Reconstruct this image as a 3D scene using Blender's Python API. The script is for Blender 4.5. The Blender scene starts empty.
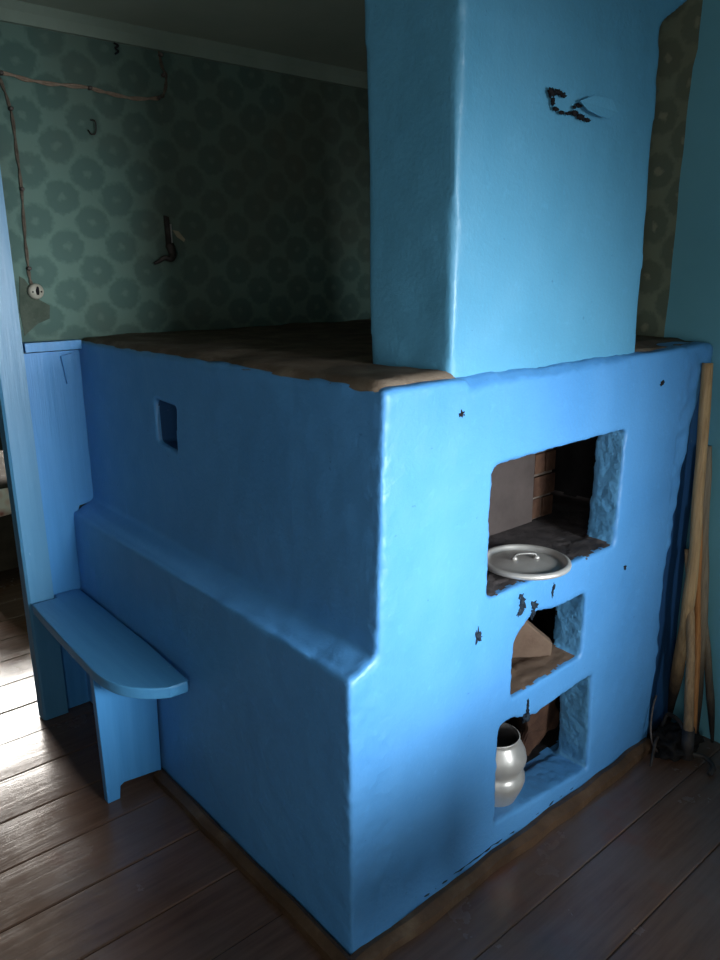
import bpy, bmesh, math, random
from mathutils import Vector, Matrix, noise
random.seed(7)
sc = bpy.context.scene
COL = sc.collection
R = math.radians

# ------------------------------------------------------------------ helpers
def obj(name, bm_or_me, mat=None, parent=None, smooth=False):
    if isinstance(bm_or_me, bmesh.types.BMesh):
        me = bpy.data.meshes.new(name)
        bmesh.ops.recalc_face_normals(bm_or_me, faces=bm_or_me.faces[:])
        bm_or_me.to_mesh(me); bm_or_me.free()
    else:
        me = bm_or_me
    me.name = name
    o = bpy.data.objects.new(name, me)
    if mat is not None:
        for m in (mat if isinstance(mat, (list, tuple)) else [mat]):
            me.materials.append(m)
    if smooth:
        for p in me.polygons: p.use_smooth = True
    COL.objects.link(o)
    if parent is not None:
        o.parent = parent
        o.matrix_parent_inverse = Matrix.Translation(parent.location).inverted()
    return o

def tag(o, label=None, cat=None, group=None, kind=None):
    if label: o['label'] = label
    if cat: o['category'] = cat
    if group: o['group'] = group
    if kind: o['kind'] = kind
    return o

def thing(name, label, cat, loc=(0, 0, 0), group=None):
    o = bpy.data.objects.new(name, None)
    o.empty_display_size = .05
    COL.objects.link(o); o.location = loc
    return tag(o, label, cat, group)

def hexa(bm, pts):
    """8 corners: bottom ring (4), top ring (4)."""
    v = [bm.verts.new(p) for p in pts]
    for f in ((3, 2, 1, 0), (4, 5, 6, 7), (0, 1, 5, 4), (1, 2, 6, 5), (2, 3, 7, 6), (3, 0, 4, 7)):
        bm.faces.new([v[i] for i in f])
    return v

def box(bm, x0, x1, y0, y1, z0, z1):
    return hexa(bm, [(x0, y0, z0), (x1, y0, z0), (x1, y1, z0), (x0, y1, z0),
                     (x0, y0, z1), (x1, y0, z1), (x1, y1, z1), (x0, y1, z1)])

def prism(bm, poly, ext):
    """poly: list of 3D points, extruded by the vector ext."""
    e = Vector(ext)
    a = [bm.verts.new(p) for p in poly]; b = [bm.verts.new(Vector(p) + e) for p in poly]
    bm.faces.new(a[::-1]); bm.faces.new(b)
    n = len(poly)
    for i in range(n):
        bm.faces.new((a[i], a[(i + 1) % n], b[(i + 1) % n], b[i]))
    bmesh.ops.recalc_face_normals(bm, faces=bm.faces[:])

def bevel(bm, w, seg=2, angle=30):
    es = [e for e in bm.edges if len(e.link_faces) == 2 and e.calc_face_angle(0) > R(angle)]
    bmesh.ops.bevel(bm, geom=es, offset=w, segments=seg, affect='EDGES', profile=.6)

def lathe(bm, prof, c=(0, 0, 0), n=40, sx=1, sy=1):
    rings = []
    for r, z in prof:
        if r < 1e-5:
            rings.append([bm.verts.new((c[0], c[1], c[2] + z))])
        else:
            rings.append([bm.verts.new((c[0] + r * sx * math.cos(2 * math.pi * i / n), c[1] + r * sy * math.sin(2 * math.pi * i / n), c[2] + z)) for i in range(n)])
    for a, b in zip(rings, rings[1:]):
        for i in range(n):
            j = (i + 1) % n
            if len(a) == 1 and len(b) == 1: continue
            if len(a) == 1: bm.faces.new((a[0], b[j], b[i]))
            elif len(b) == 1: bm.faces.new((a[i], a[j], b[0]))
            else: bm.faces.new((a[i], a[j], b[j], b[i]))

def catmull(pts, n=6):
    P = [Vector(p) for p in pts]
    if len(P) < 3: return [P[0].lerp(P[-1], i / n) for i in range(n + 1)]
    out = []
    for i in range(len(P) - 1):
        p0 = P[max(i - 1, 0)]; p1 = P[i]; p2 = P[i + 1]; p3 = P[min(i + 2, len(P) - 1)]
        for k in range(n):
            t = k / n
            out.append(.5 * ((2 * p1) + (p2 - p0) * t + (2 * p0 - 5 * p1 + 4 * p2 - p3) * t * t + (3 * p1 - p0 - 3 * p2 + p3) * t ** 3))
    out.append(P[-1])
    return out

def tube(bm, pts, rad, n=10, wob=0, flat=1.0, seed=0):
    """sweep a circle along pts; rad: number or function of t."""
    P = [Vector(p) for p in pts]
    up = Vector((.123, .456, .881)).normalized()
    rings = []
    T = P[1] - P[0]
    nrm = T.cross(up).normalized()
    for i, p in enumerate(P):
        T = (P[min(i + 1, len(P) - 1)] - P[max(i - 1, 0)]).normalized()
        nrm = (nrm - T * nrm.dot(T)).normalized()
        bn = T.cross(nrm)
        t = i / (len(P) - 1)
        r = rad(t) if callable(rad) else rad
        ring = []
        for k in range(n):
            a = 2 * math.pi * k / n
            d = nrm * math.cos(a) + bn * math.sin(a) * flat
            q = p + d * r
            if wob: q = q + d * r * wob * noise.noise(Vector((q.x * 30 + seed, q.y * 30, q.z * 6)))
            ring.append(bm.verts.new(q))
        rings.append(ring)
    for a, b in zip(rings, rings[1:]):
        for i in range(n):
            j = (i + 1) % n
            bm.faces.new((a[i], a[j], b[j], b[i]))
    bm.faces.new(rings[0][::-1]); bm.faces.new(rings[-1])

def lump(bm, c, r, sx=1, sy=1, sz=1, amp=.35, freq=1.6, seed=0, sub=3):
    g = bmesh.ops.create_icosphere(bm, subdivisions=sub, radius=1)
    for v in g['verts']:
        d = v.co.normalized()
        k = 1 + amp * noise.noise(d * freq + Vector((seed * 3.1, seed * 1.7, seed)))
        v.co = Vector((c[0] + d.x * r * sx * k, c[1] + d.y * r * sy * k, c[2] + d.z * r * sz * k))

# ------------------------------------------------------------------ materials
class NT:
    def __init__(s, name, rough=.5, metal=0, spec=.5):
        s.m = bpy.data.materials.new(name); s.m.use_nodes = True
        s.t = s.m.node_tree; s.n = s.t.nodes
        s.b = s.n['Principled BSDF']
        s.b.inputs['Roughness'].default_value = rough
        s.b.inputs['Metallic'].default_value = metal
        s.b.inputs['Specular IOR Level'].default_value = spec
        tc = s.n.new('ShaderNodeTexCoord'); s.co = tc.outputs['Object']
    def link(s, a, b): s.t.links.new(a, b)
    def mapping(s, scale=(1, 1, 1), rot=(0, 0, 0), loc=(0, 0, 0)):
        n = s.n.new('ShaderNodeMapping'); s.link(s.co, n.inputs[0])
        n.inputs['Scale'].default_value = scale; n.inputs['Rotation'].default_value = rot; n.inputs['Location'].default_value = loc
        return n.outputs[0]
    def noise(s, scale, detail=4, rough=.55, vec=None, dist=0):
        n = s.n.new('ShaderNodeTexNoise'); s.link(vec or s.co, n.inputs['Vector'])
        n.inputs['Scale'].default_value = scale; n.inputs['Detail'].default_value = detail
        n.inputs['Roughness'].default_value = rough; n.inputs['Distortion'].default_value = dist
        return n.outputs['Fac']
    def ramp(s, fac, stops):
        n = s.n.new('ShaderNodeValToRGB'); s.link(fac, n.inputs[0])
        cr = n.color_ramp
        while len(cr.elements) < len(stops): cr.elements.new(.5)
        for e, (p, c) in zip(cr.elements, stops):
            e.position = p; e.color = (*c, 1) if not isinstance(c, (int, float)) else (c, c, c, 1)
        return n.outputs[0]
    def mix(s, fac, a, b, mode='MIX'):
        n = s.n.new('ShaderNodeMix'); n.data_type = 'RGBA'; n.blend_type = mode
        for v, i in ((fac, 0), (a, 6), (b, 7)):
            if isinstance(v, (int, float)): n.inputs[i].default_value = v
            elif isinstance(v, tuple): n.inputs[i].default_value = (*v, 1)
            else: s.link(v, n.inputs[i])
        return n.outputs[2]
    def math(s, op, a, b=0.0, c=None):
        n = s.n.new('ShaderNodeMath'); n.operation = op
        for i, v in enumerate((a, b, c)):
            if v is None: continue
            if isinstance(v, (int, float)): n.inputs[i].default_value = v
            else: s.link(v, n.inputs[i])
        return n.outputs[0]
    def color(s, c):
        if isinstance(c, tuple): s.b.inputs['Base Color'].default_value = (*c, 1)
        else: s.link(c, s.b.inputs['Base Color'])
    def rough(s, r): s.link(r, s.b.inputs['Roughness'])
    def bump(s, h, strength=.3, dist=.01):
        n = s.n.new('ShaderNodeBump'); s.link(h, n.inputs['Height'])
        n.inputs['Strength'].default_value = strength; n.inputs['Distance'].default_value = dist
        s.link(n.outputs[0], s.b.inputs['Normal'])

def blue_paint(name, a, b, rough=.4, bscale=22, bstr=.35, spec=.5, coarse=True):
    t = NT(name, rough, spec=spec)
    n1 = t.noise(2.3, 5); n2 = t.noise(30, 4)
    c = t.mix(t.ramp(n1, [(.3, 0.0), (.7, 1.0)]), a, b)
    c = t.mix(t.ramp(n2, [(.60, 0.0), (.80, .35)]), c, tuple(min(1, x * 1.25) for x in b))
    # a few chips and rubbed spots showing darker old paint
    c = t.mix(t.ramp(t.noise(55, 3, .5), [(.73, 0.0), (.76, .6)]), c, (a[0] * .5, a[1] * .6, a[2] * .7))
    t.color(c)
    h = t.math('ADD', t.noise(bscale, 5, .6), t.math('MULTIPLY', t.noise(bscale * 4, 3), .35))
    t.bump(h, bstr, .006)
    t.rough(t.ramp(t.noise(9, 3), [(.3, rough - .05), (.7, rough + .1)]))
    return t.m

M = {}
BL_A, BL_B = (.074, .270, .590), (.096, .315, .655)
M['blue'] = blue_paint('blue_stove_paint', BL_A, BL_B, .40)
M['blue_chimney'] = blue_paint('blue_chimney_paint', (.092, .315, .50), (.112, .355, .56), .42)
M['blue_rough'] = blue_paint('blue_crusted_paint', (.095, .31, .58), (.125, .37, .65), .42, 16, 1.0)
def wood_paint(name, a, b, axis='Z', rough=.38):
    t = NT(name, rough)
    sc_ = {'Z': (14, 14, .8), 'Y': (14, .8, 14), 'X': (.8, 14, 14)}[axis]
    g = t.noise(3, 6, .6, t.mapping(sc_))
    c = t.mix(t.ramp(g, [(.3, 0.0), (.7, 1.0)]), a, b)
    c = t.mix(t.ramp(t.noise(26, 4, .6, t.mapping((1, 1, .35))), [(.71, 0.0), (.74, .55)]), c, (.34, .52, .70))
    t.color(c); t.bump(g, .35, .004)
    return t.m
M['blue_board'] = wood_paint('blue_board_paint', (.055, .26, .58), (.074, .305, .65))
M['blue_bench'] = wood_paint('blue_bench_paint', (.068, .275, .55), (.088, .32, .60), 'Y')
M['navy_shade'] = wood_paint('navy_shade_paint', (.018, .070, .19), (.024, .085, .22))  # dark blue standing for shade in the left niche and end gap
M['jamb'] = wood_paint('pale_blue_jamb_paint', (.068, .235, .42), (.084, .265, .46))

def rough_mat(name, stops, scale=8, rough=.9, bstr=.6, bscale=40, det=6, spec=.2, metal=0):
    t = NT(name, rough, metal, spec)
    t.color(t.ramp(t.noise(scale, det, .62), stops))
    t.bump(t.noise(bscale, 5, .65), bstr, .008)
    return t.m
M['soot'] = rough_mat('sooty_masonry', [(.3, (.006, .006, .007)), (.7, (.022, .020, .021))], 7)
M['soot_floor'] = rough_mat('sooty_hearth_floor', [(.3, (.045, .04, .042)), (.7, (.13, .11, .11))], 12)
M['smoked'] = rough_mat('smoked_plaster', [(.3, (.060, .048, .046)), (.7, (.10, .08, .075))], 6, bstr=.3)
M['clay'] = rough_mat('brown_clay', [(.3, (.125, .080, .058)), (.7, (.21, .145, .105))], 7, bstr=.3)
M['brick'] = rough_mat('old_brick', [(.3, (.045, .022, .016)), (.7, (.115, .06, .038))], 16)
M['mortar'] = rough_mat('dirty_mortar', [(.3, (.11, .09, .075)), (.7, (.20, .165, .14))], 20)
M['dust_top'] = rough_mat('dusty_clay_top', [(.25, (.085, .060, .042)), (.5, (.15, .11, .08)), (.75, (.25, .195, .15))], 9, bstr=.5)
M['black'] = rough_mat('black_hole', [(.3, (.008, .008, .010)), (.7, (.02, .018, .02))], 20)
M['dark_blue_chip'] = rough_mat('chipped_edge', [(.3, (.006, .010, .018)), (.7, (.028, .045, .065))], 60, bscale=90)
M['iron'] = rough_mat('black_iron', [(.3, (.018, .016, .016)), (.7, (.07, .055, .048))], 25, .6, .3, 60, spec=.4, metal=.3)
M['iron_worn'] = rough_mat('rusted_iron', [(.3, (.06, .045, .04)), (.7, (.16, .13, .12))], 25, .55, .3, 60, spec=.4, metal=.3)
M['mound'] = rough_mat('dark_mound_surface', [(.3, (.006, .0055, .0055)), (.7, (.020, .017, .016))], 15, .95, .5, 50)
M['plinth'] = rough_mat('brown_painted_plinth', [(.3, (.050, .026, .013)), (.55, (.095, .052, .028)), (.8, (.19, .13, .085))], 9, .5, .4, 30, spec=.4)
M['ceil'] = rough_mat('dim_ceiling_paint', [(.3, (.38, .44, .36)), (.7, (.45, .50, .41))], 3, .7, .2, 30)
M['crown'] = rough_mat('crown_board_paint', [(.3, (.20, .26, .215)), (.7, (.25, .31, .26))], 5, .6, .2, 30)
M['plain'] = rough_mat('plain_room_paint', [(.3, (.42, .52, .54)), (.7, (.47, .57, .60))], 3, .7, .1, 30)
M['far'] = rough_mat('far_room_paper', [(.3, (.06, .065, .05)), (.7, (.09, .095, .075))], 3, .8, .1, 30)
M['porcelain'] = rough_mat('dirty_porcelain', [(.3, (.27, .255, .205)), (.7, (.38, .36, .30))], 40, .4, .1, 60, spec=.5)
M['cable_tan'] = rough_mat('tan_cable_cloth', [(.3, (.20, .14, .10)), (.7, (.33, .25, .19))], 40, .8, .2, 80)
M['cable_dark'] = rough_mat('dark_cable_cloth', [(.3, (.06, .05, .04)), (.7, (.16, .13, .10))], 40, .8, .2, 80)
M['torn'] = rough_mat('torn_paper', [(.3, (.24, .22, .15)), (.7, (.36, .31, .22))], 30, .9, .2, 80)
M['dark_wool'] = rough_mat('dark_wool_blanket', [(.3, (.025, .022, .018)), (.7, (.06, .05, .04))], 14, .95, .4, 60, spec=.1)
M['dark_wood'] = rough_mat('dark_bed_wood', [(.3, (.02, .014, .01)), (.7, (.05, .035, .025))], 10, .6, .2, 30)

def alum(name, base, rough, metal=.45):
    t = NT(name, rough, metal)
    t.color(t.ramp(t.noise(9, 5, .6), [(.3, tuple(x * .72 for x in base)), (.7, base)]))
    t.rough(t.ramp(t.noise(30, 4), [(.3, rough - .08), (.7, rough + .12)]))
    t.bump(t.noise(120, 3), .08, .002)
    return t.m
M['alum'] = alum('dull_aluminium', (.60, .57, .54), .40)
M['alum_dark'] = alum('tarnished_aluminium', (.26, .25, .24), .45)
M['alum_in'] = alum('dark_aluminium_inside', (.16, .15, .15), .6)

def pole_mat(name, lo, hi, char_z, soft=.25):
    t = NT(name, .7, spec=.3)
    g = t.noise(3, 6, .65, t.mapping((40, 40, 1.6)))
    c = t.ramp(g, [(.28, lo), (.7, hi)])
    sep = t.n.new('ShaderNodeSeparateXYZ'); t.link(t.co, sep.inputs[0])
    z = t.math('ADD', sep.outputs[2], t.math('MULTIPLY', t.noise(14, 4), .18))
    k = t.ramp(t.math('DIVIDE', t.math('SUBTRACT', z, char_z), soft), [(0.0, 1.0), (1.0, 0.0)])
    t.color(t.mix(k, c, (.022, .016, .013)))       # charred end of an oven tool
    t.bump(g, .5, .004)
    return t.m
M['pole_tan'] = pole_mat('tan_pole_wood', (.27, .155, .07), (.55, .36, .18), .26)
M['pole_tan2'] = pole_mat('brown_pole_wood', (.22, .125, .06), (.46, .29, .15), .10)
M['pole_red'] = pole_mat('orange_pole_wood', (.32, .12, .038), (.58, .26, .09), .06, .12)
M['pole_grey'] = pole_mat('weathered_pole_wood', (.15, .115, .08), (.34, .27, .19), .18, .35)

# wallpaper: staggered dark medallions in a light lattice
def wallpaper(name, ax, lo, hi, ctr, PU=.20, PV=.165, stain=(.12, .11, .075)):
    t = NT(name, .75, spec=.25)
    sep = t.n.new('ShaderNodeSeparateXYZ'); t.link(t.co, sep.inputs[0])
    w = t.math('MULTIPLY', t.math('SUBTRACT', t.noise(9, 2), .5), .02)
    u = t.math('ADD', sep.outputs[ax], w)
    zz = t.math('ADD', sep.outputs[2], w)
    def tri(v, per, sh):      # distance to the nearest lattice line
        return t.math('MULTIPLY', t.math('PINGPONG', t.math('ADD', v, 10 * per + sh), per / 2), 1.0)
    def dist(sh):
        a_ = t.math('DIVIDE', tri(u, PU, sh * PU / 2), PU * .355); b_ = t.math('DIVIDE', tri(zz, PV, sh * PV / 2), PV * .40)
        return t.math('SQRT', t.math('ADD', t.math('MULTIPLY', a_, a_), t.math('MULTIPLY', b_, b_)))
    d = t.math('MINIMUM', dist(0), dist(1))
    d = t.math('ADD', d, t.math('MULTIPLY', t.math('SUBTRACT', t.noise(55, 3), .5), .55))
    c = t.ramp(d, [(.10, ctr), (.26, lo), (.74, lo), (.95, hi)])
    c = t.mix(t.ramp(t.noise(1.6, 5), [(.40, 0.0), (.75, .65)]), c, stain)
    c = t.mix(t.ramp(t.noise(5, 6, .7), [(.55, 0.0), (.80, .5)]), c, tuple(x * .75 for x in hi))
    t.color(c)
    t.bump(t.noise(14, 4), .15, .006)
    return t.m
M['paper'] = wallpaper('teal_wallpaper', 0, (.070, .128, .112), (.110, .185, .158), (.100, .166, .145))
M['paper_side'] = wallpaper('olive_wallpaper', 1, (.13, .165, .125), (.20, .24, .175), (.27, .29, .21), .17, .17, (.14, .12, .07))
M['teal_wall'] = rough_mat('teal_oil_paint', [(.3, (.135, .38, .48)), (.7, (.16, .43, .54))], 2.5, .38, .12, 14, spec=.5)

def floor_mat():
    t = NT('brown_plank_paint', .3, spec=.5)
    g = t.noise(3, 6, .65, t.mapping((1.1, 16, 16)))
    c = t.ramp(g, [(.3, (.092, .050, .033)), (.7, (.155, .088, .062))])
    # the paint is walked off in patches: greyer, paler wood
    worn = t.ramp(t.noise(1.7, 6, .62, None, .3), [(.44, 0.0), (.62, 1.0)])
    c = t.mix(t.math('MULTIPLY', worn, .5), c, (.135, .10, .088))
    c = t.mix(t.ramp(t.noise(3.1, 4, .6), [(.58, 0.0), (.70, .5)]), c, (.16, .058, .032))
    c = t.mix(t.ramp(t.noise(60, 4, .7, t.mapping((.35, 1, 1))), [(.72, 0.0), (.75, .6)]), c, (.16, .13, .11))
    t.color(c)
    t.rough(t.ramp(t.noise(4.5, 6, .65), [(.3, .14), (.7, .30)]))
    t.bump(t.math('ADD', g, t.math('MULTIPLY', t.noise(5, 3), .8)), .13, .006)
    return t.m
M['floor'] = floor_mat()

def quilt_mat():
    t = NT('pink_bedding_print', .9, spec=.2)
    v = t.n.new('ShaderNodeTexVoronoi'); t.link(t.co, v.inputs['Vector']); v.inputs['Scale'].default_value = 22
    t.color(t.ramp(v.outputs['Distance'], [(.1, (.50, .18, .16)), (.35, (.72, .50, .44)), (.7, (.80, .72, .66))]))
    return t.m
M['quilt'] = quilt_mat()
gl = NT('window_glass', .02)
gl.b.inputs['Transmission Weight'].default_value = 1.0; gl.b.inputs['IOR'].default_value = 1.02
M['glass'] = gl.m
M['white_frame'] = rough_mat('white_window_paint', [(.3, (.6, .6, .58)), (.7, (.7, .7, .68))], 6, .5, .1, 30)

# ------------------------------------------------------------------ plaster solids (boolean, remesh, hand unevenness)
def bake(name, bm, cutters=(), adds=(), voxel=.011, smooth=4, amp=(.0045, .0018), fr=(3.2, 15), extra=None):
    me = bpy.data.meshes.new(name); bmesh.ops.recalc_face_normals(bm, faces=bm.faces[:]); bm.to_mesh(me); bm.free()
    o = bpy.data.objects.new(name, me); COL.objects.link(o)
    tmp = []
    for c, op in [(c, 'UNION') for c in adds] + [(c, 'DIFFERENCE') for c in cutters]:
        cm = bpy.data.meshes.new('cut'); bmesh.ops.recalc_face_normals(c, faces=c.faces[:]); c.to_mesh(cm); c.free()
        co = bpy.data.objects.new('cut', cm); COL.objects.link(co); tmp.append(co)
        m = o.modifiers.new('b', 'BOOLEAN'); m.operation = op; m.solver = 'EXACT'; m.object = co
    r = o.modifiers.new('r', 'REMESH'); r.mode = 'VOXEL'; r.voxel_size = voxel
    s = o.modifiers.new('s', 'SMOOTH'); s.iterations = smooth; s.factor = .5
    dg = bpy.context.evaluated_depsgraph_get(); dg.update()
    out = bpy.data.meshes.new_from_object(o.evaluated_get(dg))
    bpy.data.objects.remove(o); bpy.data.meshes.remove(me)
    for t in tmp:
        d = t.data; bpy.data.objects.remove(t); bpy.data.meshes.remove(d)
    nr = [v.normal.copy() for v in out.vertices]
    for v, n in zip(out.vertices, nr):
        p = v.co.copy()
        d = amp[0] * noise.noise(p * fr[0]) + amp[1] * noise.noise(p * fr[1] + Vector((7, 3, 1)))
        if extra: d += extra(p, n)
        v.co = p + n * d
    for p in out.polygons: p.use_smooth = True
    return out

# ------------------------------------------------------------------ dimensions read off the photograph (metres)
H = 1.415           # stove height
L = 1.634           # depth of the stove along its left face
XW = 1.578          # right wall
A = .095            # set-back of the upper stove over the lower ledge
YB = 1.640          # papered back wall
ZC = 2.475          # ceiling

# ------------------------------------------------------------------ STOVE
stove = thing('brick_stove', 'big blue plastered brick stove with three openings and a square chimney', 'stove', (.75, .8, 0))
bm = bmesh.new()
# lower block with the ledge sloping up to the upper block
hexa(bm, [(-.004, -.004, 0), (1.56, -.004, 0), (1.56, L, 0), (-.012, L, 0),
          (-.002, -.004, .775), (1.56, -.004, .775), (1.56, L, .775), (.012, L, .785)])
adds = []
up = bmesh.new(); adds.append(up)
hexa(up, [(.072, -.004, .55), (1.56, -.004, .3), (1.56, L, .3), (.088, L, .55),
          (.102, -.004, H - .008), (1.572, -.004, H - .008), (1.572, L, H - .008), (.094, L, H - .008)])
# sloping fillet between ledge and upper face
up = bmesh.new(); adds.append(up)
hexa(up, [(.006, -.002, .70), (.14, -.002, .70), (.14, L - .02, .72), (.014, L - .02, .70),
          (.030, -.002, .782), (.14, -.002, .83), (.14, L - .02, .84), (.04, L - .02, .80)])
cuts = []
# leaning right end of the stove, away from the wall
c = bmesh.new(); prism(c, [(x, -.1, z) for x, z in ((1.398, -.1), (1.396, .05), (1.388, .17), (1.400, .24), (1.392, .39), (1.384, .51), (1.390, .57), (1.392, .71), (1.412, .75), (1.424, .87), (1.442, 1.0), (1.458, 1.13), (1.496, 1.24), (1.530, 1.33), (1.70, 1.34), (1.70, -.1))], (0, 1.9, 0)); cuts.append(c)
# upper hearth opening, its reveal and the chamber behind
c = bmesh.new(); prism(c, [(.463, -.1, .832), (1.050, -.1, .834), (1.066, -.1, 1.192), (.468, -.1, 1.184), (.462, -.1, 1.165)], (0, .24, 0)); cuts.append(c)
c = bmesh.new(); box(c, .36, 1.40, .096, .90, .832, 1.26); cuts.append(c)
# middle niche with the arched left corner
c = bmesh.new(); prism(c, [(.580, -.1, .500), (.912, -.1, .512), (.920, -.1, .716), (.78, -.1, .712), (.655, -.1, .735), (.640, -.1, .722), (.605, -.1, .700), (.582, -.1, .668)], (0, .24, 0)); cuts.append(c)
c = bmesh.new(); box(c, .50, 1.25, .105, .60, .500, .745); cuts.append(c)
# lower ash niche
c = bmesh.new(); prism(c, [(.534, -.1, .120), (1.000, -.1, .078), (.984, -.1, .424), (.70, -.1, .398), (.655, -.1, .408), (.600, -.1, .428), (.545, -.1, .432), (.533, -.1, .40)], (0, .24, 0)); cuts.append(c)
c = bmesh.new(); box(c, .45, 1.30, .115, .60, .075, .440); cuts.append(c)
# sloped ledge where the chimney rises from the front
c = bmesh.new(); prism(c, [(.365, -.03, 1.358), (.365, .050, 1.428), (.365, -.03, 1.428)], (.70, 0, .010)); cuts.append(c)
# little square niche on the left face
c = bmesh.new(); hexa(c, [(.03, .912, 1.112), (.21, .925, 1.120), (.21, 1.030, 1.130), (.03, 1.040, 1.130),
                          (.03, .906, 1.258), (.21, .920, 1.256), (.21, 1.034, 1.260), (.03, 1.046, 1.272)]); cuts.append(c)
def rag_edge(p, n):
    k = 0
    # lumpy brush-thick plaster around the reveals and on the narrow shelves
    if p.y < .14 and .45 < p.x < 1.1 and n.y > -.8: k += .0022 * noise.noise(p * 34) + .002 * noise.noise(p * 80)
    # lumpy corner edges
    if abs(p.y) < .03 and p.x < .13: k += .0025 * noise.noise(p * 40 + Vector((4, 4, 4)))
    if p.z > H - .04: k += .003 * noise.noise(p * 14)
    if p.x > 1.38 and p.y < .06: k += .008 * noise.noise(p * 22)
    return k
me = bake('body', bm, cuts, adds, .0080, 6, extra=rag_edge)
body = obj('body', me, [M['blue'], M['soot'], M['soot_floor'], M['clay'], M['blue_rough'], M['navy_shade']], stove, True)
for f in me.polygons:
    c = f.center; n = f.normal
    if .108 < c.x < .25 and .88 < c.y < 1.07 and 1.08 < c.z < 1.29: f.material_index = 5; continue  # inside of the niche coloured dark blue in place of its shade
    j = .012 * noise.noise(c * 38) + .006 * noise.noise(c * 90)
    if .40 < c.x < 1.45 and c.z < 1.30 and -.02 < c.y < .95:
        inside = c.y > .098 + j
        if n.x < -.55 and c.x > .88 and c.x < 1.09 and c.y > .008: f.material_index = 4
        if .82 < c.z < .87 and n.z > .5 and c.y > .012 + j * 1.6 and (c.x > .47):
            f.material_index = 2
        elif .47 < c.z < .535 and n.z > .5 and c.y > .012 + j and c.x < .905: f.material_index = 3
        elif c.y > .115 + j and c.z < .46 and not (n.z > .5 and c.y < .15 + j): f.material_index = 1
        elif inside and .8 < c.z: f.material_index = 1
        elif inside and .46 < c.z < .8: f.material_index = 1

# back walls and masonry seen inside the openings
bm = bmesh.new(); box(bm, .37, 1.045, .300, .36, .838, 1.255); bevel(bm, .006)
obj('hearth_back_wall', bm, M['smoked'], stove)
bm = bmesh.new()
z = .842; row = 0
while z < 1.25:
    h = .066
    xs = [(1.047, 1.165)] if row % 2 else [(1.047, 1.10), (1.108, 1.165)]
    for x0, x1 in xs:
        b2 = bmesh.new(); box(b2, x0 + random.uniform(0, .004), x1 - random.uniform(0, .006), .306 + random.uniform(-.006, .006), .42, z, min(z + h, 1.252)); bevel(b2, .005)
        mt = bpy.data.meshes.new('t'); b2.to_mesh(mt); b2.free(); bm.from_mesh(mt); bpy.data.meshes.remove(mt)
    z += h + .012; row += 1
pier = obj('brick_pier', bm, M['brick'], stove)
bm = bmesh.new(); box(bm, 1.048, 1.160, .313, .40, .838, 1.253)
obj('mortar', bm, M['mortar'], pier)
# tilted clay slab in the middle niche
Aq, Bq = Vector((.767, .139, 0)), Vector((.851, .064, 0)); dq = Bq - Aq
bm = bmesh.new(); prism(bm, [tuple(Aq + dq * t + Vector((0, 0, z))) for t, z in ((-.9, .502), (-.9, .60), (-.2, .622), (.25, .628), (.62, .590), (1.05, .548), (1.02, .502))], (.026, .030, 0)); bevel(bm, .004)
obj('clay_slab', bm, M['clay'], stove)
# broken brick at the back of the lower niche
bm = bmesh.new()
prism(bm, [(.86, .165, .080), (.90, .165, .16), (.885, .165, .22), (.93, .165, .30), (1.0, .165, .345), (1.04, .165, .32), (1.055, .165, .22), (1.085, .165, .17), (1.07, .165, .11), (1.02, .165, .12), (.98, .165, .082)], (.02, .12, 0)); bevel(bm, .012, 2)
bmesh.ops.subdivide_edges(bm, edges=bm.edges[:], cuts=2, use_grid_fill=True)
for v in bm.verts: v.co += Vector((0, 1, 0)) * .02 * noise.noise(v.co * 14)
obj('broken_brick', bm, M['brick'], stove)
# dusty unpainted top
bm = bmesh.new()
NX, NY = 60, 60
def topz(x, y): return H + .004 + .006 * noise.noise(Vector((x * 5, y * 5, 2))) + .003 * noise.noise(Vector((x * 20, y * 20, 5)))
grid = []
for i in range(NX + 1):
    col = []
    for j in range(NY + 1):
        u, v = i / NX, j / NY
        x0 = .104 + .006 * noise.noise(Vector((3, v * 14, 0))); x1 = 1.565
        y0 = .018 + .006 * noise.noise(Vector((u * 14, 9, 0))) + (.045 if .35 < x0 + (1.565 - x0) * u < 1.12 else 0); y1 = YB - .006
        x = x0 + (x1 - x0) * u; y = y0 + (y1 - y0) * v
        col.append(bm.verts.new((x, y, topz(x, y) - (.016 if i in (0,) or j in (0,) else 0) - (.008 if x > 1.0 and y < .12 else 0))))
    grid.append(col)
for i in range(NX):
    for j in range(NY): bm.faces.new((grid[i][j], grid[i + 1][j], grid[i + 1][j + 1], grid[i][j + 1]))
bot = bmesh.ops.extrude_face_region(bm, geom=bm.faces[:])
for v in [g for g in bot['geom'] if isinstance(g, bmesh.types.BMVert)]: v.co.z = H - .03
obj('clay_top', bm, M['dust_top'], stove, True)
# chimney
bm = bmesh.new()
hexa(bm, [(.342, .036, H - .05), (1.138, .030, H - .05), (1.138, .300, H - .05), (.332, .300, H - .05),
          (.320, .006, 2.2), (1.096, .006, 2.2), (1.098, .305, 2.2), (.318, .305, 2.2)])
up = bmesh.new()
hexa(up, [(.318, .004, 2.15), (1.088, .004, 2.15), (1.09, .305, 2.15), (.318, .305, 2.15),
          (.316, .004, ZC + .01), (1.088, .004, ZC + .01), (1.09, .305, ZC + .01), (.316, .305, ZC + .01)])
adds = [up]; up = bmesh.new(); adds.append(up)
prism(up, [(1.05, .004, 2.23), (1.086, .004, 2.255), (1.215, .004, 2.335), (1.225, .004, ZC + .01), (1.05, .004, ZC + .01)], (0, .302, 0))
c = bmesh.new()
lump(c, (.640, .0, 2.022), .018, 1.3, .7, .9, .9, 2.2, 3); 
me = bake('chimney', bm, [c], adds, .011, 4, (.005, .002), (3.0, 14))
chim = obj('chimney', me, M['blue_chimney'], stove, True)
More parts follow.
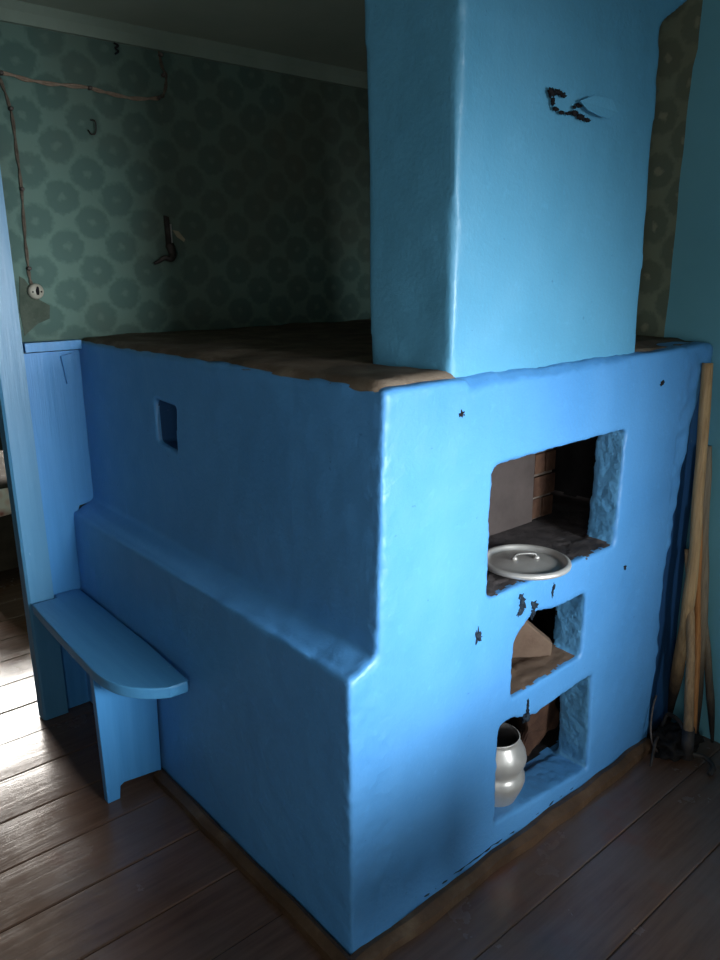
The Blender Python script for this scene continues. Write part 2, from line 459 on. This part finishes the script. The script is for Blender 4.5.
# peeled place on the chimney: a ragged dark break and a lifted flake of paint
bm = bmesh.new()
for i, (x, z, r, sx, sz) in enumerate([(.625, 2.036, .011, 1.0, 1.1), (.650, 2.040, .011, 1.3, .8), (.672, 2.036, .009, 1.2, .8), (.634, 2.018, .010, .6, 1.2),
                                     (.645, 2.004, .008, 1.3, .8), (.668, 1.999, .007, 1.5, .7), (.695, 2.000, .007, 1.6, .6), (.722, 2.004, .010, 1.4, .9),
                                     (.748, 1.998, .011, 1.5, .8), (.775, 1.994, .008, 1.6, .7), (.735, 2.022, .008, 1.6, .7), (.765, 2.026, .008, 1.6, .7), (.718, 2.016, .006, 1.2, .7)]):
    lump(bm, (x, .004, z), r * .72, sx * 1.25, .35, sz * .9, 1.3, 3.4, i, 3)
obj('chipped_hole', bm, M['black'], chim, True)
bm = bmesh.new()
pts = [(.725, 2.030), (.775, 2.046), (.845, 2.046), (.915, 2.034), (.875, 2.020), (.835, 2.002), (.795, 2.004), (.755, 2.012)]
prism(bm, [(x, -.006 - .010 * math.sin((x - .72) * 12), z) for x, z in pts], (0, .003, 0))
obj('paint_flake', bm, M['blue_chimney'], chim)
# chips and cracks in the painted front
def chips(lst, seed):
    bm = bmesh.new()
    for i, (x, z, r, sx, sz) in enumerate(lst): lump(bm, (x, -.001, z), r * 1.18, sx, .8, sz, 1.1, 2.6, seed + i, 3)
    return bm
obj('paint_chip', chips([(.596, .796, .011, .8, 1.3), (.604, .778, .012, .9, 1.2), (.598, .760, .010, 1.1, .9), (.588, .752, .006, 1, 1)], 1), M['dark_blue_chip'], stove, True)
obj('paint_chip', chips([(.742, .790, .008, .6, 1.5), (.740, .772, .008, .6, 1.5)], 11), M['dark_blue_chip'], stove, True)
obj('paint_chip', chips([(.655, .758, .012, .9, 1.1), (.652, .738, .010, 1.0, 1.4)], 21), M['dark_blue_chip'], stove, True)
obj('paint_chip', chips([(.424, .745, .011, .7, 1.3), (.432, .735, .006, 1, 1), (.44, .775, .003, 1, 1), (.445, .79, .003, 1, 1)], 31), M['dark_blue_chip'], stove, True)
obj('paint_chip', chips([(.657, .455, .006, .5, 2.2), (.655, .43, .007, .6, 2.2), (.652, .412, .012, .9, 1.0)], 41), M['dark_blue_chip'], stove, True)
obj('nail_hole', chips([(.340, 1.328, .008, 1, 1)], 51), M['black'], stove, True)
obj('nail_hole', chips([(.464, 1.322, .005, 1, 1)], 52), M['black'], stove, True)
obj('nail_hole', chips([(1.24, 1.31, .008, 1, 1)], 53), M['black'], stove, True)
obj('nail_hole', chips([(1.12, .745, .007, 1, 1)], 54), M['black'], stove, True)
# ragged dark joint at the foot of the front
bm = bmesh.new()
P = [Vector((.22 + i * .01, -.002 + .003 * noise.noise(Vector((i * .4, 0, 0))), .045 + .006 * noise.noise(Vector((i * .31, 5, 0))))) for i in range(72)]
tube(bm, P, lambda t: max(.0008, .0018 + .0045 * noise.noise(Vector((t * 31, 2, 0)))), 6)
obj('foot_joint', bm, M['dark_blue_chip'], stove)
# wooden strip around the foot
bm = bmesh.new(); prism(bm, [(-.030, -.046, 0), (-.030, -.008, 0), (-.030, -.004, .034), (-.030, -.020, .036), (-.030, -.042, .022)], (1.40, .0, 0))
bmesh.ops.subdivide_edges(bm, edges=[e for e in bm.edges if abs(e.verts[0].co.x - e.verts[1].co.x) > .5], cuts=50)
for v in bm.verts: v.co += Vector((0, .010 * noise.noise(v.co * 7) , .008 * noise.noise(v.co * 11 + Vector((3, 0, 0))) if v.co.z > .01 else 0))
obj('plinth_strip', bm, M['plinth'], stove, False)
bm = bmesh.new(); prism(bm, [(-.045, -.06, 0), (-.012, -.06, 0), (-.012, -.06, .034), (-.024, -.06, .038), (-.043, -.06, .022)], (.0, 1.04, 0))
bmesh.ops.subdivide_edges(bm, edges=[e for e in bm.edges if abs(e.verts[0].co.y - e.verts[1].co.y) > .5], cuts=40)
for v in bm.verts: v.co += Vector((.006 * noise.noise(v.co * 7), 0, .005 * noise.noise(v.co * 11) if v.co.z > .01 else 0))
obj('plinth_strip', bm, M['plinth'], stove)
# board filling the gap at the stove end, dark blue to imitate its shade
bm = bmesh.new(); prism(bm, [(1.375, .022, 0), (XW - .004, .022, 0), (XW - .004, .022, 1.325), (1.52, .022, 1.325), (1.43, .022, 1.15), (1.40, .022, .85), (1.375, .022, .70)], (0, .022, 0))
obj('gap_shade_board', bm, M['navy_shade'], stove)

# ------------------------------------------------------------------ SETTING
def struct(name, bm, m, smooth=False):
    return tag(obj(name, bm, m, None, smooth), kind='structure')
# plank floor (one mesh, gaps and cupping between planks)
bm = bmesh.new()
PW = .2155
k0 = -13; y = -.19 + k0 * PW
rnd = random.Random(3)
while y < 4.8:
    dz = rnd.uniform(-.003, .0)
    nseg = 24
    prof = [(.001, -.02), (.001, -.003), (.005, -.0006), (.05, .0), (PW / 2, .0), (PW - .05, .0), (PW - .005, -.0006), (PW - .001, -.003), (PW - .001, -.02)]
    ra = None
    for i in range(nseg + 1):
        x = -2.0 + 4.2 * i / nseg
        rw = [bm.verts.new((x, y + a, b + dz)) for a, b in prof]
        if ra:
            for q in range(len(prof) - 1): bm.faces.new((ra[q], rw[q], rw[q + 1], ra[q + 1]))
        ra = rw
    y += PW
v = [bm.verts.new(p) for p in ((-2, -3.0, -.018), (2.2, -3.0, -.018), (2.2, 4.9, -.018), (-2, 4.9, -.018))]; bm.faces.new(v)
fl = tag(obj('floor', bm, M['floor']), kind='structure')
# walls
XL, YF, YFAR = -1.9, -2.75, 4.7
bm = bmesh.new(); box(bm, -.130, XW, YB, YB + .10, 0, ZC); struct('wall_back', bm, M['paper'])
bm = bmesh.new(); box(bm, XL, -1.15, YB, YB + .10, 0, ZC); box(bm, -1.15, -.130, YB, YB + .10, 2.05, ZC); struct('wall_back_left', bm, M['paper'])
bm = bmesh.new(); box(bm, XW, XW + .1, YF - .2, YB + .1, 0, ZC); struct('wall_right', bm, M['teal_wall'])
# strip of old paper on the right wall behind the chimney
bm = bmesh.new()
ed = [(.180 + .006 * noise.noise(Vector((z * 6, 0, 1))) - .012 * (z > 2.30) - .008 * (z - 1.4), z) for z in [H - .01 + i * .05 for i in range(22)] if z < ZC]
prism(bm, [(XW - .002, y, z) for y, z in ed] + [(XW - .002, YB, ed[-1][1]), (XW - .002, YB, ed[0][1])], (.004, 0, 0))
struct('wall_right_paper', bm, M['paper_side'])
W3 = (-2.35, -1.45, .85, 1.85)       # y0, y1, z0, z1 of the added side window
bm = bmesh.new()
box(bm, XL - .1, XL, YF - .2, W3[0], 0, ZC); box(bm, XL - .1, XL, W3[1], YFAR, 0, ZC)
box(bm, XL - .1, XL, W3[0], W3[1], 0, W3[2]); box(bm, XL - .1, XL, W3[0], W3[1], W3[3], ZC)
struct('wall_left', bm, M['plain'])
bm = bmesh.new(); box(bm, XL - .1, XW + .7, YF - .2, YFAR + .2, ZC, ZC + .1); struct('ceiling', bm, M['ceil'])
bm = bmesh.new()
prism(bm, [(XL, YB, 2.414), (XL, YB - .012, 2.416), (XL, YB - .016, 2.45), (XL, YB - .03, ZC), (XL, YB, ZC)], (XW - XL, 0, 0)); struct('trim_1', bm, M['crown'])

def wall_with_window(name, y0, y1, x0, x1, wx0, wx1, wz0, wz1, m):
    bm = bmesh.new()
    box(bm, x0, wx0, y0, y1, 0, ZC); box(bm, wx1, x1, y0, y1, 0, ZC)
    box(bm, wx0, wx1, y0, y1, 0, wz0); box(bm, wx0, wx1, y0, y1, wz1, ZC)
    struct(name, bm, m)
def window(name, yc, wx0, wx1, wz0, wz1):
    o = bpy.data.objects.new(name, None); COL.objects.link(o); o.location = ((wx0 + wx1) / 2, yc, wz0); o['kind'] = 'structure'
    bm = bmesh.new(); w = .05
    box(bm, wx0, wx0 + w, yc - .03, yc + .03, wz0, wz1); box(bm, wx1 - w, wx1, yc - .03, yc + .03, wz0, wz1)
    box(bm, wx0, wx1, yc - .03, yc + .03, wz0, wz0 + w); box(bm, wx0, wx1, yc - .03, yc + .03, wz1 - w, wz1)
    xm = (wx0 + wx1) / 2; box(bm, xm - .025, xm + .025, yc - .03, yc + .03, wz0, wz1)
    obj('window_frame', bm, M['white_frame'], o)
    bm = bmesh.new(); box(bm, wx0 + .03, wx1 - .03, yc - .003, yc + .003, wz0 + .03, wz1 - .03); obj('window_pane', bm, M['glass'], o)
    return o
def daylight(name, loc, rot, sx, sy, power, col, spread=180):
    l = bpy.data.lights.new(name, 'AREA'); l.shape = 'RECTANGLE'; l.size = sx; l.size_y = sy; l.energy = power; l.color = col; l.spread = R(spread)
    o = bpy.data.objects.new(name, l); COL.objects.link(o); o.location = loc; o.rotation_euler = rot
    return o
# window of this room, behind the camera
W1 = (-.10, .90, .85, 1.85)
wall_with_window('wall_front', YF - .2, YF, XL, XW, *W1, M['plain'])
window('window_1', YF - .12, *W1)
daylight('window_daylight', ((W1[0] + W1[1]) / 2, YF - .06, (W1[2] + W1[3]) / 2), (R(90 - 9.5), 0, R(5)), .92, .92, 20.5, (.90, .97, 1.0), 50)
# unseen side window and lamp added in the left wall to raise ambient light
w3 = bpy.data.objects.new('fill_window', None); COL.objects.link(w3); w3.location = (XL - .06, -1.9, W3[2]); w3['kind'] = 'structure'
bm = bmesh.new()
for y0, y1, z0, z1 in ((W3[0], W3[0] + .05, W3[2], W3[3]), (W3[1] - .05, W3[1], W3[2], W3[3]), (W3[0], W3[1], W3[2], W3[2] + .05), (W3[0], W3[1], W3[3] - .05, W3[3]), (-1.925, -1.875, W3[2], W3[3])):
    box(bm, XL - .09, XL - .04, y0, y1, z0, z1)
obj('window_frame', bm, M['white_frame'], w3)
bm = bmesh.new(); box(bm, XL - .068, XL - .062, W3[0] + .03, W3[1] - .03, W3[2] + .03, W3[3] - .03); obj('window_pane', bm, M['glass'], w3)
daylight('side_fill_light', (XL - .02, -1.9, 1.35), (R(90), 0, R(-90)), .8, .9, 18, (1.0, .99, .95), 180)
# window of the next room, seen only in the shine of the floor boards
W2_ = (-.15, .85, .85, 1.90)
wall_with_window('wall_far', YFAR, YFAR + .2, XL, XW + .6, *W2_, M['far'])
window('window_2', YFAR + .12, *W2_)
daylight('far_window_daylight', ((W2_[0] + W2_[1]) / 2, YFAR + .05, (W2_[2] + W2_[3]) / 2), (R(-90 + 10), 0, 0), .92, .98, 55, (1.0, .95, .88), 100)
bm = bmesh.new(); box(bm, XW + .5, XW + .6, YB + .1, YFAR, 0, ZC); struct('wall_far_right', bm, M['far'])

# door jamb: post between the doorway and the stove panel
d = bpy.data.objects.new('door_1', None); COL.objects.link(d); d.location = (-.155, 1.6, 0); tag(d, kind='structure')
bm = bmesh.new()
prism(bm, [(-.196, 1.636, 0), (-.194, 1.590, 0), (-.186, 1.582, 0), (-.103, 1.580, 0), (-.103, 1.636, 0)], (-.010, .0, ZC - .002))
obj('door_post', bm, M['jamb'], d)

# blue board panel between door post and stove
pn = thing('board_panel', 'blue painted board panel with a capped top between door post and stove', 'panel', (-.01, 1.62, 0))
bm = bmesh.new()
prism(bm, [(-.1025, 1.606, 0), (.010, 1.606, 0), (.022, 1.606, .49), (.026, 1.606, .775), (.034, 1.606, .806), (.096, 1.606, .812), (.102, 1.606, 1.0), (.108, 1.606, 1.378), (-.1025, 1.606, 1.378)], (0, .028, 0))
obj('board', bm, M['blue_board'], pn)
bm = bmesh.new(); box(bm, -.1025, .092, 1.576, 1.634, 1.384, 1.4145); bevel(bm, .006)
obj('cap', bm, M['blue_board'], pn)
bm = bmesh.new(); hexa(bm, [(.034, 1.594, 1.262), (.066, 1.594, 1.262), (.066, 1.607, 1.262), (.034, 1.607, 1.262), (.022, 1.594, 1.362), (.062, 1.594, 1.368), (.062, 1.607, 1.368), (.022, 1.607, 1.362)]); bevel(bm, .004)
obj('patch', bm, M['blue_board'], pn)

# bench
bn = thing('bench', 'low blue wooden bench with a rounded end against the left side of the stove', 'bench', (-.11, 1.2, 0))
ZS = .486
out = [(-.190, 1.566), (-.200, 1.40), (-.210, 1.15), (-.217, .955)]
cx = [(-.217, .955), (-.214, .90), (-.205, .85), (-.188, .805), (-.160, .762), (-.125, .728), (-.090, .706)]
out += [(q.x, q.y) for q in catmull([(x, y, 0) for x, y in cx], 4)][1:] + [(-.034, .702), (-.028, .712), (-.012, 1.0), (-.008, 1.30), (-.006, 1.5), (-.004, 1.60), (-.100, 1.60), (-.100, 1.566)]
bm = bmesh.new(); prism(bm, [(x, y, ZS - .036) for x, y in out], (0, 0, .036)); bevel(bm, .005, 2, 50)
obj('seat', bm, M['blue_bench'], bn)
bm = bmesh.new(); prism(bm, [(-.209, .965, 0), (-.168, .965, 0), (-.163, .965, .045), (-.150, .965, .052), (-.034, .965, .040), (-.020, .965, .034), (-.012, .965, ZS - .0365), (-.214, .965, ZS - .0365)], (0, .030, 0)); bevel(bm, .003)
obj('leg', bm, M['blue_board'], bn)

# aluminium lid on the hearth
ld = thing('pot_lid', 'round aluminium pot lid with a strap handle lying in the upper hearth opening', 'lid', (.704, .066, .842))
Lc = (.704, .066, .846)
bm = bmesh.new()
lathe(bm, [(0, .015), (.03, .0148), (.055, .0125), (.078, .009), (.098, .0045), (.106, .002), (.111, .004), (.1145, .012), (.118, .0165), (.124, .0165), (.1305, .013), (.132, .008), (.131, .003), (.126, .0), (.11, -.003), (0, -.002)], Lc, 72)
for v in bm.verts: v.co.x = Lc[0] + (v.co.x - Lc[0]) * .955; v.co.y = Lc[1] + (v.co.y - Lc[1]) * .955
obj('disc', bm, M['alum'], ld, True)
bm = bmesh.new()
hd = Vector((.82, -.57, 0))
cl = Vector((Lc[0], Lc[1], Lc[2]))
pts = [cl + hd * t + Vector((0, 0, z)) for t, z in ((-.032, .014), (-.031, .024), (-.024, .030), (0, .032), (.024, .030), (.031, .024), (.032, .014))]
tube(bm, catmull(pts, 4), .0034, 8)
hn = obj('handle', bm, M['alum_dark'], ld, True)
for t in (-.032, .032):
    bm = bmesh.new(); q = cl + hd * t; lathe(bm, [(0, .024), (.005, .0235), (.008, .020), (.0085, .016), (0, .016)], q, 14)
    obj('rivet', bm, M['alum'], hn, True)

# aluminium pot in the lower niche
pc = (.640, .088, .088)
pt = thing('cooking_pot', 'dull aluminium double-bellied pot standing in the lowest stove niche', 'pot', pc)
bm = bmesh.new()
lathe(bm, [(0, .0), (.050, .0), (.056, .006), (.066, .030), (.080, .062), (.088, .088), (.087, .104), (.080, .116), (.076, .122), (.078, .130), (.087, .146), (.090, .162), (.086, .182), (.076, .202), (.067, .214), (.064, .222), (.068, .227), (.0685, .230), (.065, .231)], pc, 48)
obj('body', bm, M['alum'], pt, True)
bm = bmesh.new()
lathe(bm, [(.065, .231), (.060, .224), (.063, .214), (.072, .200), (.082, .180), (.085, .162), (.075, .13), (.07, .10), (.05, .01), (0, .006)], pc, 48)
obj('interior', bm, M['alum_in'], pt, True)

# small table added unseen behind the camera to shade the foot of the stove
tb = thing('blocker', 'added unseen wooden table standing in front of the window', 'blocker', (.20, -1.40, 0))
bm = bmesh.new(); box(bm, -.20, .60, -1.80, -1.02, .725, .755); bevel(bm, .004); obj('blocker_top', bm, M['dark_wood'], tb)
bm = bmesh.new(); box(bm, -.15, .55, -1.75, -1.07, .63, .725); obj('apron', bm, M['dark_wood'], tb)
for x in (-.15, .50):
    for y in (-1.75, -1.12):
        bm = bmesh.new(); box(bm, x, x + .05, y, y + .05, 0, .64); obj('leg', bm, M['dark_wood'], tb)

# ------------------------------------------------------------------ oven tools leaning in the corner
def pole(name, label, pts, r0, r1, m, seed, group='long-handled oven tools leaning in the corner', flat=1.0, tip=None):
    t = thing(name, label, 'oven tool', pts[-1], group)
    bm = bmesh.new()
    fn = (lambda s: r0 + (r1 - r0) * s) if tip is None else (lambda s: (r0 + (r1 - r0) * s) * (1 if s < tip else max(.35, 1 - (s - tip) / (1 - tip) * .75)))
    tube(bm, catmull(pts, 10), fn, 12, .25, flat, seed)
    obj('shaft', bm, m, t, True)
    return t
pole('oven_peel', 'tallest light brown wooden pole leaning in the corner, its top nearly at stove height', [(1.487, -.022, 1.352), (1.472, -.045, 1.0), (1.462, -.062, .6), (1.500, -.032, .3), (1.550, .004, .022)], .0165, .023, M['pole_tan'], 1, tip=.8)
fork = pole('oven_fork', 'light brown oven fork pole standing nearest the room, with black iron horns at its foot', [(1.490, -.026, .72), (1.452, -.085, .42), (1.382, -.148, .075)], .011, .0165, M['pole_tan2'], 2)
pole('fire_poker', 'thin orange wooden stick between the brown poles in the corner', [(1.530, -.030, .86), (1.526, -.06, .55), (1.522, -.085, .30), (1.510, -.110, .004)], .010, .0125, M['pole_red'], 3)
pole('wooden_pole', 'weathered grey-brown pole behind the tallest one, close to the right wall', [(1.550, -.020, 1.07), (1.555, -.035, .85), (1.557, -.062, .55), (1.553, -.085, .25), (1.545, -.105, .006)], .0175, .022, M['pole_grey'], 4, tip=.72)
pole('wooden_pole', 'dark weathered pole at the far right, touching the teal wall', [(1.562, -.045, .60), (1.562, -.090, .40), (1.561, -.125, .2), (1.558, -.158, .006)], .006, .018, M['pole_grey'], 5, tip=.72)
# iron horns of the fork
bm = bmesh.new(); tube(bm, [(1.388, -.143, .12), (1.376, -.153, .02)], .020, 12); obj('iron_socket', bm, M['iron'], fork, True)
bm = bmesh.new()
tube(bm, catmull([(1.388, -.150, .040), (1.43, -.10, .10), (1.462, -.035, .100), (1.44, -.03, .075), (1.38, -.045, .060), (1.330, -.060, .055), (1.290, -.075, .028), (1.262, -.085, .006)], 6), lambda t: .0085 - .004 * t, 8)
obj('iron_horn', bm, M['iron'], fork, True)
bm = bmesh.new()
tube(bm, catmull([(1.388, -.150, .030), (1.42, -.19, .025), (1.40, -.235, .018), (1.36, -.24, .012)], 6), .008, 8)
obj('iron_horn', bm, M['iron'], fork, True)
# small loop of wire at the stove foot
bm = bmesh.new(); tube(bm, catmull([(1.40, -.012, .19), (1.368, -.02, .16), (1.345, -.03, .10), (1.338, -.045, .045), (1.345, -.066, .012)], 6), .0035, 6)
tag(obj('wire', bm, M['iron_worn'], None, True), 'thin bent wire against the bottom right corner of the stove', 'wire')
# dark heap by the tools
bm = bmesh.new()
lump(bm, (1.425, -.085, .030), .085, 1.1, .75, .62, .75, 2.6, 4, 4)
for v in bm.verts: v.co.z = max(v.co.z, .001)
tag(obj('dark_mound', bm, M['mound'], None, True), 'dark crumpled rag heaped on the floor at the foot of the oven tools', 'mound')

# ------------------------------------------------------------------ wiring and fittings on the back wall
YW = YB - .001
def wire(pts, r, m, name, label, group=None, wob=.0):
    bm = bmesh.new()
    P = catmull([(x, YW - r * .9, z) for x, z in pts], 8)
    P = [p + Vector((.002 * noise.noise(p * 30), 0, .003 * noise.noise(p * 22 + Vector((5, 0, 0))))) for p in P]
    t = thing(name, label, 'cable', (pts[0][0], YW, pts[0][1]), group)
    # two cores twisted together
    for s in (1, -1):
        Q = [p + Vector((math.sin(i * .45) * r * .6 * s, 0, math.cos(i * .45) * r * .6 * s)) for i, p in enumerate(P)]
        bm2 = bmesh.new(); tube(bm2, Q, r * .62, 7); obj('core', bm2, m, t, True)
    return t
w1 = wire([(-.30, 2.27), (-.061, 2.264), (.031, 2.252), (.129, 2.252), (.232, 2.256), (.30, 2.247), (.40, 2.242), (.486, 2.256)], .0062, M['cable_tan'], 'cable', 'tan cloth-covered cable running level along the wallpaper', 'old cables on the wallpaper')
w2 = wire([(.490, 2.258), (.514, 2.275), (.526, 2.335), (.510, 2.372), (.506, 2.412)], .0055, M['cable_dark'], 'cable', 'short dark cable climbing to the ceiling at the right end of the level one', 'old cables on the wallpaper')
w3 = wire([(-.062, 2.245), (-.048, 2.194), (-.037, 2.132), (-.036, 2.036), (-.034, 1.919), (-.040, 1.785), (-.042, 1.682), (-.040, 1.625), (-.032, 1.60)], .0048, M['cable_dark'], 'cable', 'dark cable hanging down the wallpaper to the round socket', 'old cables on the wallpaper')
def insulator(x, z, par):
    bm = bmesh.new(); lathe(bm, [(0, .0), (.007, 0), (.0075, .005), (.005, .009), (.007, .013), (.0055, .017), (0, .018)], (0, 0, 0), 14)
    bmesh.ops.rotate(bm, verts=bm.verts[:], cent=(0, 0, 0), matrix=Matrix.Rotation(R(90), 3, 'X'))
    bmesh.ops.translate(bm, verts=bm.verts[:], vec=(x, YW - .001, z))
    obj('insulator', bm, M['iron_worn'], par, True)
for x, z, w in ((-.058, 2.262, w1), (.232, 2.256, w1), (.488, 2.256, w1), (.514, 2.335, w2), (.508, 2.40, w2), (-.040, 2.16, w3), (-.034, 1.915, w3), (-.041, 1.66, w3)):
    insulator(x, z, w)
sk = thing('wall_socket', 'round dirty white socket low on the wallpaper beside the door post', 'socket', (-.028, YW, 1.584))
def disc(name, prof, x, z, m, par, n=32):
    bm = bmesh.new(); lathe(bm, prof, (0, 0, 0), n)
    bmesh.ops.rotate(bm, verts=bm.verts[:], cent=(0, 0, 0), matrix=Matrix.Rotation(R(90), 3, 'X'))
    bmesh.ops.translate(bm, verts=bm.verts[:], vec=(x, YW, z)); return obj(name, bm, m, par, True)
disc('socket_body', [(0, 0), (.026, 0), (.027, .010), (.025, .018), (.021, .022), (0, .0225)], -.028, 1.584, M['porcelain'], sk)
bm = bmesh.new(); lump(bm, (-.026, YW - .023, 1.586), .007, .9, .4, 2.0, .5, 2, 3, 2); obj('broken_slot', bm, M['black'], sk, True)
for dx in (-.014, .015):
    bm = bmesh.new(); lump(bm, (-.028 + dx, YW - .0225, 1.583), .0035, 1, .5, 1, .1, 1, 1, 1); obj('pin_hole', bm, M['black'], sk, True)
bm = bmesh.new(); prism(bm, [(-.074, YW - .002, 1.635), (-.058, YW - .002, 1.625), (-.015, YW - .002, 1.555), (.018, YW - .002, 1.535), (.012, YW - .002, 1.49), (-.03, YW - .002, 1.475), (-.062, YW - .002, 1.45), (-.080, YW - .002, 1.435), (-.086, YW - .002, 1.52)], (0, .003, 0))
tag(obj('bare_wall_patch', bm, rough_mat('brown_wall_stain', [(.3, (.055, .075, .058)), (.7, (.095, .115, .09))], 18)), 'bare brownish patch of wall under the round socket', 'wall patch')
hk = thing('wall_hook', 'dark iron hook on the wallpaper with a narrow shiny edge', 'hook', (.492, YW, 1.70))
bm = bmesh.new(); hexa(bm, [(.480, YW - .016, 1.735), (.497, YW - .016, 1.735), (.497, YW, 1.735), (.480, YW, 1.735), (.478, YW - .012, 1.850), (.495, YW - .012, 1.845), (.495, YW, 1.845), (.478, YW, 1.850)]); bevel(bm, .002)
obj('plate', bm, M['iron'], hk)
bm = bmesh.new(); box(bm, .4965, .500, YW - .018, YW, 1.742, 1.82); obj('shiny_edge', bm, M['alum'], hk)
bm = bmesh.new(); tube(bm, catmull([(.490, YW - .010, 1.745), (.495, YW - .022, 1.71), (.480, YW - .030, 1.693), (.458, YW - .026, 1.697), (.436, YW - .018, 1.683), (.420, YW - .012, 1.676)], 5), lambda t: .017 - .012 * t, 10); obj('hook_arm', bm, M['iron'], hk, True)
bm = bmesh.new(); prism(bm, [(.510, YW - .004, 1.80), (.535, YW - .006, 1.795), (.562, YW - .005, 1.765), (.556, YW - .004, 1.757), (.528, YW - .004, 1.775)], (0, .004, 0))
tag(obj('torn_paper', bm, M['torn']), 'small torn yellowish scrap on the wallpaper right of the iron hook', 'paper scrap')
bm = bmesh.new(); tube(bm, catmull([(.225, YW - .004, 2.155), (.238, YW - .014, 2.15), (.236, YW - .014, 2.115), (.222, YW - .012, 2.108), (.214, YW - .004, 2.122)], 5), .0024, 6)
tag(obj('wire_hook', bm, M['iron'], None, True), 'tiny bent wire hook on the wallpaper under the level cable', 'hook')
bm = bmesh.new(); tube(bm, catmull([(.335, YW - .003, 2.412), (.346, YW - .012, 2.404), (.334, YW - .014, 2.394), (.345, YW - .012, 2.386), (.336, YW - .003, 2.378)], 5), .0035, 6)
tag(obj('bent_nail', bm, M['black'], None, True), 'black bent nail just under the crown board of the wallpapered wall', 'nail')

# ------------------------------------------------------------------ next room through the doorway
bd = thing('bed', 'dark low bed with a pink patterned hanging cover edge, seen through the doorway', 'bed', (.65, 3.5, 0))
bm = bmesh.new(); box(bm, -.02, 1.9, 3.02, 3.06, .10, .42); box(bm, -.02, .05, 3.02, 3.10, 0, .46); box(bm, -.02, .02, 3.05, 3.95, .10, .42); box(bm, 1.83, 1.9, 3.02, 3.1, 0, .46); box(bm, -.02, .05, 3.88, 3.95, 0, .46); box(bm, 1.83, 1.9, 3.88, 3.95, 0, .46); box(bm, 0, 1.88, 3.05, 3.93, .34, .40)
obj('bed_frame', bm, M['dark_wood'], bd)
bm = bmesh.new(); box(bm, -.01, 1.88, 3.0, 3.93, .425, .56); bevel(bm, .03, 3)
bmesh.ops.subdivide_edges(bm, edges=bm.edges[:], cuts=3, use_grid_fill=True)
for v in bm.verts: v.co += Vector((0, .02 * noise.noise(v.co * 9), .02 * noise.noise(v.co * 7)))
obj('bedding', bm, M['dark_wool'], bd, True)
bm = bmesh.new(); NB = 60
ra = None
for i in range(NB + 1):
    x = -.015 + 1.89 * i / NB
    q = [(x, 2.985 + .012 * noise.noise(Vector((x * 9, z * 4, 0))), z + (.012 * noise.noise(Vector((x * 6, 0, 4))) if z < .43 else 0)) for z in (.555, .51, .46, .415)]
    rw = [bm.verts.new(p) for p in q] + [bm.verts.new((p[0], p[1] + .006, p[2])) for p in q[::-1]]
    if ra:
        for k in range(8): bm.faces.new((ra[k], rw[k], rw[(k + 1) % 8], ra[(k + 1) % 8]))
    else: bm.faces.new(rw)
    ra = rw
bm.faces.new(ra[::-1])
tag(obj('cover_edge', bm, M['quilt'], bd, True), 'pink patterned hanging edge')

# ------------------------------------------------------------------ world, camera, view
w = bpy.data.worlds.new('World'); sc.world = w; w.use_nodes = True
nt = w.node_tree; bg = nt.nodes['Background']
sky = nt.nodes.new('ShaderNodeTexSky'); sky.sky_type = 'NISHITA'; sky.sun_disc = False; sky.sun_elevation = R(35); sky.sun_rotation = R(120)
nt.links.new(sky.outputs[0], bg.inputs[0]); bg.inputs[1].default_value = .05

cam = bpy.data.cameras.new('Camera'); co = bpy.data.objects.new('Camera', cam); COL.objects.link(co)
f, yaw, pit, rol = 772.5625, R(-40.7616), R(-15.2671), R(-.4351)
fw = Vector((math.sin(-yaw) * math.cos(pit), math.cos(-yaw) * math.cos(pit), math.sin(pit)))
r = fw.cross(Vector((0, 0, 1))).normalized(); u = r.cross(fw)
r2 = r * math.cos(rol) + u * math.sin(rol); u2 = -r * math.sin(rol) + u * math.cos(rol)
m = Matrix((r2, u2, -fw)).transposed().to_4x4(); m.translation = Vector((-.9751, -1.1727, 1.65))
co.matrix_world = m
cam.sensor_fit = 'VERTICAL'; cam.sensor_height = 24; cam.lens = f / 960 * 24
cam.clip_start = .02
sc.camera = co
vs = sc.view_settings
vs.view_transform = 'Standard'; vs.look = 'None'; vs.gamma = 1; vs.use_curve_mapping = False; vs.exposure = 0
sc.cycles.use_denoising = True
sc.cycles.max_bounces = 8
